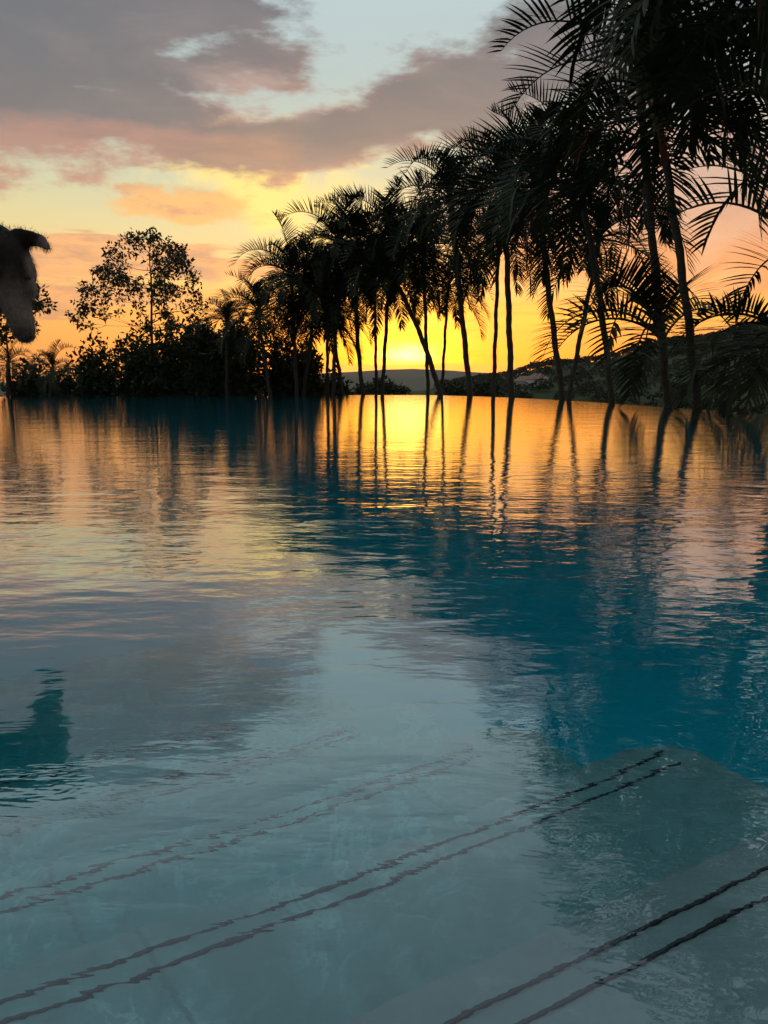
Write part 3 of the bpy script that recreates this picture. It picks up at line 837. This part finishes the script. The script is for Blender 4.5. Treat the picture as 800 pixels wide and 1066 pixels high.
def dog():
    rng = random.Random(3)
    Yd = 1.66
    P = lambda x, y, Y=Yd: at(x, y, Y)
    nose, browp, skull = P(25, 344), P(18, 298), P(2, 268)
    v, f = [], []
    def chain(pts, rads, sides=14):
        q, rr = [], []
        for i in range(len(pts) - 1):
            for j in range(4):
                u = j / 4
                q.append(pts[i].lerp(pts[i + 1], u)); rr.append(rads[i] + (rads[i + 1] - rads[i]) * u)
        q.append(pts[-1]); rr.append(rads[-1])
        tube(v, f, q, rr, sides)
        f.append(tuple(len(v) - sides * len(q) + k for k in range(sides)))
        for p, r in ((pts[0], rads[0]), (pts[-1], rads[-1])): ball(p, Vector((r, r, r)))
    def ball(c, r, rot=None, seg=14, rg=9):
        b = len(v)
        for i in range(rg + 1):
            th = math.pi * i / rg
            for k in range(seg):
                ph = 2 * math.pi * k / seg
                q = Vector((math.sin(th) * math.cos(ph) * r.x, math.sin(th) * math.sin(ph) * r.y, math.cos(th) * r.z))
                if rot: q = rot @ q
                v.append(c + q)
        for i in range(rg):
            for k in range(seg):
                f.append((b + i * seg + k, b + (i + 1) * seg + k, b + (i + 1) * seg + (k + 1) % seg, b + i * seg + (k + 1) % seg))
    W = Vector((-1, .18, 0)).normalized()                    # from head towards the tail
    side = Vector((W.y, -W.x, 0))
    zd = 0.11
    ax = (nose - skull).normalized()                          # skull to nose, pointing down
    fwd = Vector((.55, -.83, 0))                              # where the forehead faces
    fwd = (fwd - ax * fwd.dot(ax)).normalized()
    lat = ax.cross(fwd).normalized()                          # towards the right of the picture
    if lat.x < 0: lat = -lat
    hr = Matrix((lat, fwd, ax)).transposed()
    # head: skull, cheeks, stop, muzzle, jaw
    ball(skull + ax * .012, Vector((.058, .060, .070)), hr)
    ball(skull.lerp(nose, .30) - fwd * .004, Vector((.052, .048, .050)), hr)
    for s in (-1, 1):
        ball(skull.lerp(nose, .26) + lat * .030 * s + fwd * .030, Vector((.018, .018, .016)), hr)          # brow
    mz = [skull.lerp(nose, .38), skull.lerp(nose, .62), skull.lerp(nose, .88), nose]
    chain(mz, [.042, .030, .027, .024])
    ball(P(30, 301), Vector((.019, .022, .022)), hr)
    chain([m_ - fwd * .020 for m_ in mz[:3]], [.034, .027, .019])
    # ears: flaps folded over, tips hanging forward and to the side
    def ear(root_, tipdirs, w):
        q = root_.copy(); pts = [q.copy()]
        for d in tipdirs: q = q + d; pts.append(q.copy())
        b = len(v)
        ws = [w * 1.0, w * 1.15, w * 1.0, w * .8, w * .35]
        rows = []
        for i, p in enumerate(pts):
            t = (pts[min(i + 1, len(pts) - 1)] - pts[max(i - 1, 0)]).normalized()
            s_ = t.cross(Vector((0, .85, .5))); s_ = (s_ if s_.length > .1 else t.cross(fwd)).normalized(); nn = s_.cross(t).normalized()
            for k in range(8):
                a = 2 * math.pi * k / 8
                v.append(p + s_ * math.cos(a) * ws[i] + nn * math.sin(a) * .009)
        for i in range(len(pts) - 1):
            for k in range(8):
                f.append((b + i * 8 + k, b + i * 8 + (k + 1) % 8, b + (i + 1) * 8 + (k + 1) % 8, b + (i + 1) * 8 + k))
        f.append(tuple(b + k for k in range(8))); f.append(tuple(b + (len(pts) - 1) * 8 + k for k in range(8)))
    e0 = P(8, 256)
    ear(e0, [P(20, 247) - e0, P(33, 248) - P(20, 247), P(44, 251) - P(33, 248), P(51, 260) - P(44, 251)], .019)
    e1 = skull - lat * .045 - ax * .02
    ear(e1, [-lat * .03 - ax * .02, -lat * .035 - ax * .004, -lat * .02 + ax * .02, -lat * .005 + ax * .025], .022)
    e2 = P(30, 278, Yd + .05)
    ball(P(29, 281, Yd + .03), Vector((.017, .024, .034)), hr)
    # neck, body, tail
    sh = skull + W * .34 + Vector((0, 0, -.02)); sh.z = zd + .44
    hip = sh + W * .46 + Vector((0, 0, .0))
    chain([skull - ax * .015 + W * .02, skull + W * .13 + Vector((0, 0, .02)), sh + Vector((0, 0, .0))], [.058, .070, .105])
    chain([sh + Vector((0, 0, -.04)), sh.lerp(hip, .3) + Vector((0, 0, -.055)), sh.lerp(hip, .7) + Vector((0, 0, -.02)), hip], [.118, .128, .098, .092])
    chain([hip + W * .06 + Vector((0, 0, .03)), hip + W * .20 + Vector((0, 0, .05)), hip + W * .34 + Vector((0, 0, .14))], [.034, .022, .012])
    for s in (-1, 1):
        a = sh + side * .075 * s + Vector((0, 0, -.08))
        el_ = a + W * .03 + Vector((0, 0, -.13)); wr = el_ - W * .01; wr.z = zd + .10
        pa = wr - W * .005; pa.z = zd + .022
        chain([a, el_, wr, pa], [.058, .036, .023, .022]); ball(pa - W * .03, Vector((.042, .026, .022)))
        a = hip + side * .070 * s + Vector((0, 0, -.05))
        kn = a - W * .07 + Vector((0, 0, -.14)); hk = kn + W * .14; hk.z = zd + .13; pa = hk - W * .01; pa.z = zd + .022
        chain([a, kn, hk, pa], [.075, .046, .023, .021]); ball(pa - W * .03, Vector((.042, .026, .022)))
    me0 = mesh('dog_raw', v, f, M['fur'])
    raw = link('dog_raw', me0)
    bm = bmesh.new(); bm.from_mesh(me0); bmesh.ops.recalc_face_normals(bm, faces=bm.faces); bm.to_mesh(me0); bm.free()
    md = raw.modifiers.new('r', 'REMESH'); md.mode = 'VOXEL'; md.voxel_size = .0055; md.use_smooth_shade = True
    ms = raw.modifiers.new('s', 'SMOOTH'); ms.factor = .5; ms.iterations = 5
    dg = bpy.context.evaluated_depsgraph_get()
    me = bpy.data.meshes.new_from_object(raw.evaluated_get(dg))
    bpy.data.objects.remove(raw)
    me.name = 'body'
    me.materials.clear(); me.materials.append(M['fur'])
    origin = Vector((sh.x, sh.y, zd))
    # pale muzzle, brow ridge and ear tip, dark elsewhere
    def pale(p):
        m_ = sm(.105, .03, (p - skull.lerp(nose, .78)).length) * .75 + sm(.10, .02, (p - P(4, 312)).length) * .3
        rim = sm(.02, .045, (p - skull).dot(lat)) * sm(.10, .06, (p - skull.lerp(nose, .4)).length)
        tip = sm(.040, .014, (p - P(50, 257)).length) * .8
        return max(m_ * .9, rim * 1.0, tip)
    att = me.attributes.new('pale', 'FLOAT', 'POINT')
    vals = [pale(q.co) for q in me.vertices]
    att.data.foreach_set('value', vals)
    # short coat: fine strands lying along the body
    fv, ff, fp = [], [], []
    polys = me.polygons
    idx = list(range(len(polys)))
    headc = skull.lerp(nose, .45)
    for pi in idx:
        pl = polys[pi]
        dist = (pl.center - headc).length
        m_ = 2 if dist < .22 else (1 if rng.random() < .25 else 0)
        for _ in range(m_):
            c = pl.center + rnd_dir(rng) * .003
            nrm = pl.normal
            lie = (ax if dist < .13 else W) 
            lie = (lie - nrm * lie.dot(nrm))
            d = (nrm * .55 + lie * .9 + rnd_dir(rng) * .35).normalized()
            l = rng.uniform(.006, .016) if dist < .13 else rng.uniform(.008, .016)
            s_ = d.cross(nrm); s_ = (s_ if s_.length > .05 else rnd_dir(rng)).normalized() * .0005
            b = len(fv)
            fv += [c + s_ - origin, c - s_ - origin, c + d * l - origin]
            ff.append((b, b + 1, b + 2)); fp += [vals[pl.vertices[0]]] * 3
    for q in me.vertices: q.co -= origin
    root = empty('dog', origin)
    tag(root, 'dark brown dog with folded ear and pale muzzle, head lowered over the water at left', 'dog')
    link('body', me, root)
    fm_ = mesh('coat', fv, ff, M['fur'])
    a2 = fm_.attributes.new('pale', 'FLOAT', 'POINT'); a2.data.foreach_set('value', fp)
    link('coat', fm_, root)
    v.clear(); f.clear()
    ball(nose + ax * .014 + fwd * .006 - origin, Vector((.019, .015, .013)), hr)
    for s in (-1, 1): ball(nose + ax * .016 + fwd * .016 + lat * .009 * s - origin, Vector((.006, .006, .006)), hr)
    link('nose', mesh('nose', v, f, M['nose'], True), root)
    for s in (-1, 1):
        v.clear(); f.clear()
        ball(skull.lerp(nose, .33) + lat * .031 * s + fwd * .036 - origin, Vector((.0095, .0095, .0095)), hr)
        link('eye', mesh('eye', v, f, M['eye'], True), root)
dog()

# ------------------------------------------------------------------ haze over the valley
def haze():
    m = bpy.data.materials.new('haze'); m.use_nodes = True
    nt = m.node_tree; nt.nodes.clear()
    out = nt.nodes.new('ShaderNodeOutputMaterial'); pv = nt.nodes.new('ShaderNodeVolumePrincipled')
    pv.inputs['Color'].default_value = (.95, .82, .82, 1); pv.inputs['Density'].default_value = HAZE; pv.inputs['Anisotropy'].default_value = 0.25
    nt.links.new(pv.outputs[0], out.inputs['Volume'])
    zt = 92.0
    b = prism('haze', [Vector((-3200, -3200, 0)), Vector((-3200, 3200, 0)), Vector((3200, 3200, 0)), Vector((3200, -3200, 0))], -70, zt, m)
    tag(b, kind='stuff')
HAZE = 0.00007
haze()

# ------------------------------------------------------------------ camera and render settings
cam = bpy.data.cameras.new('camera'); co = bpy.data.objects.new('camera', cam); COL.objects.link(co)
co.location = (0, 0, CAMH); co.rotation_euler = (R(90) - PITCH, 0, 0)
cam.sensor_fit = 'VERTICAL'; cam.sensor_height = 24.0; cam.lens = 24.0 * FPX / 1066
cam.clip_start = 0.02; cam.clip_end = 20000
scene.camera = co
vs = scene.view_settings
vs.view_transform = 'Standard'; vs.look = 'None'; vs.exposure = 0.14; vs.gamma = 1; vs.use_curve_mapping = False
cy = scene.cycles
cy.use_denoising = True
try: cy.denoiser = 'OPENIMAGEDENOISE'
except Exception: pass
cy.max_bounces = 10; cy.transmission_bounces = 8; cy.glossy_bounces = 4; cy.diffuse_bounces = 3; cy.transparent_max_bounces = 4; cy.volume_bounces = 0
cy.sample_clamp_indirect = 6.0
cy.caustics_refractive = True; cy.caustics_reflective = True; cy.blur_glossy = 0.0
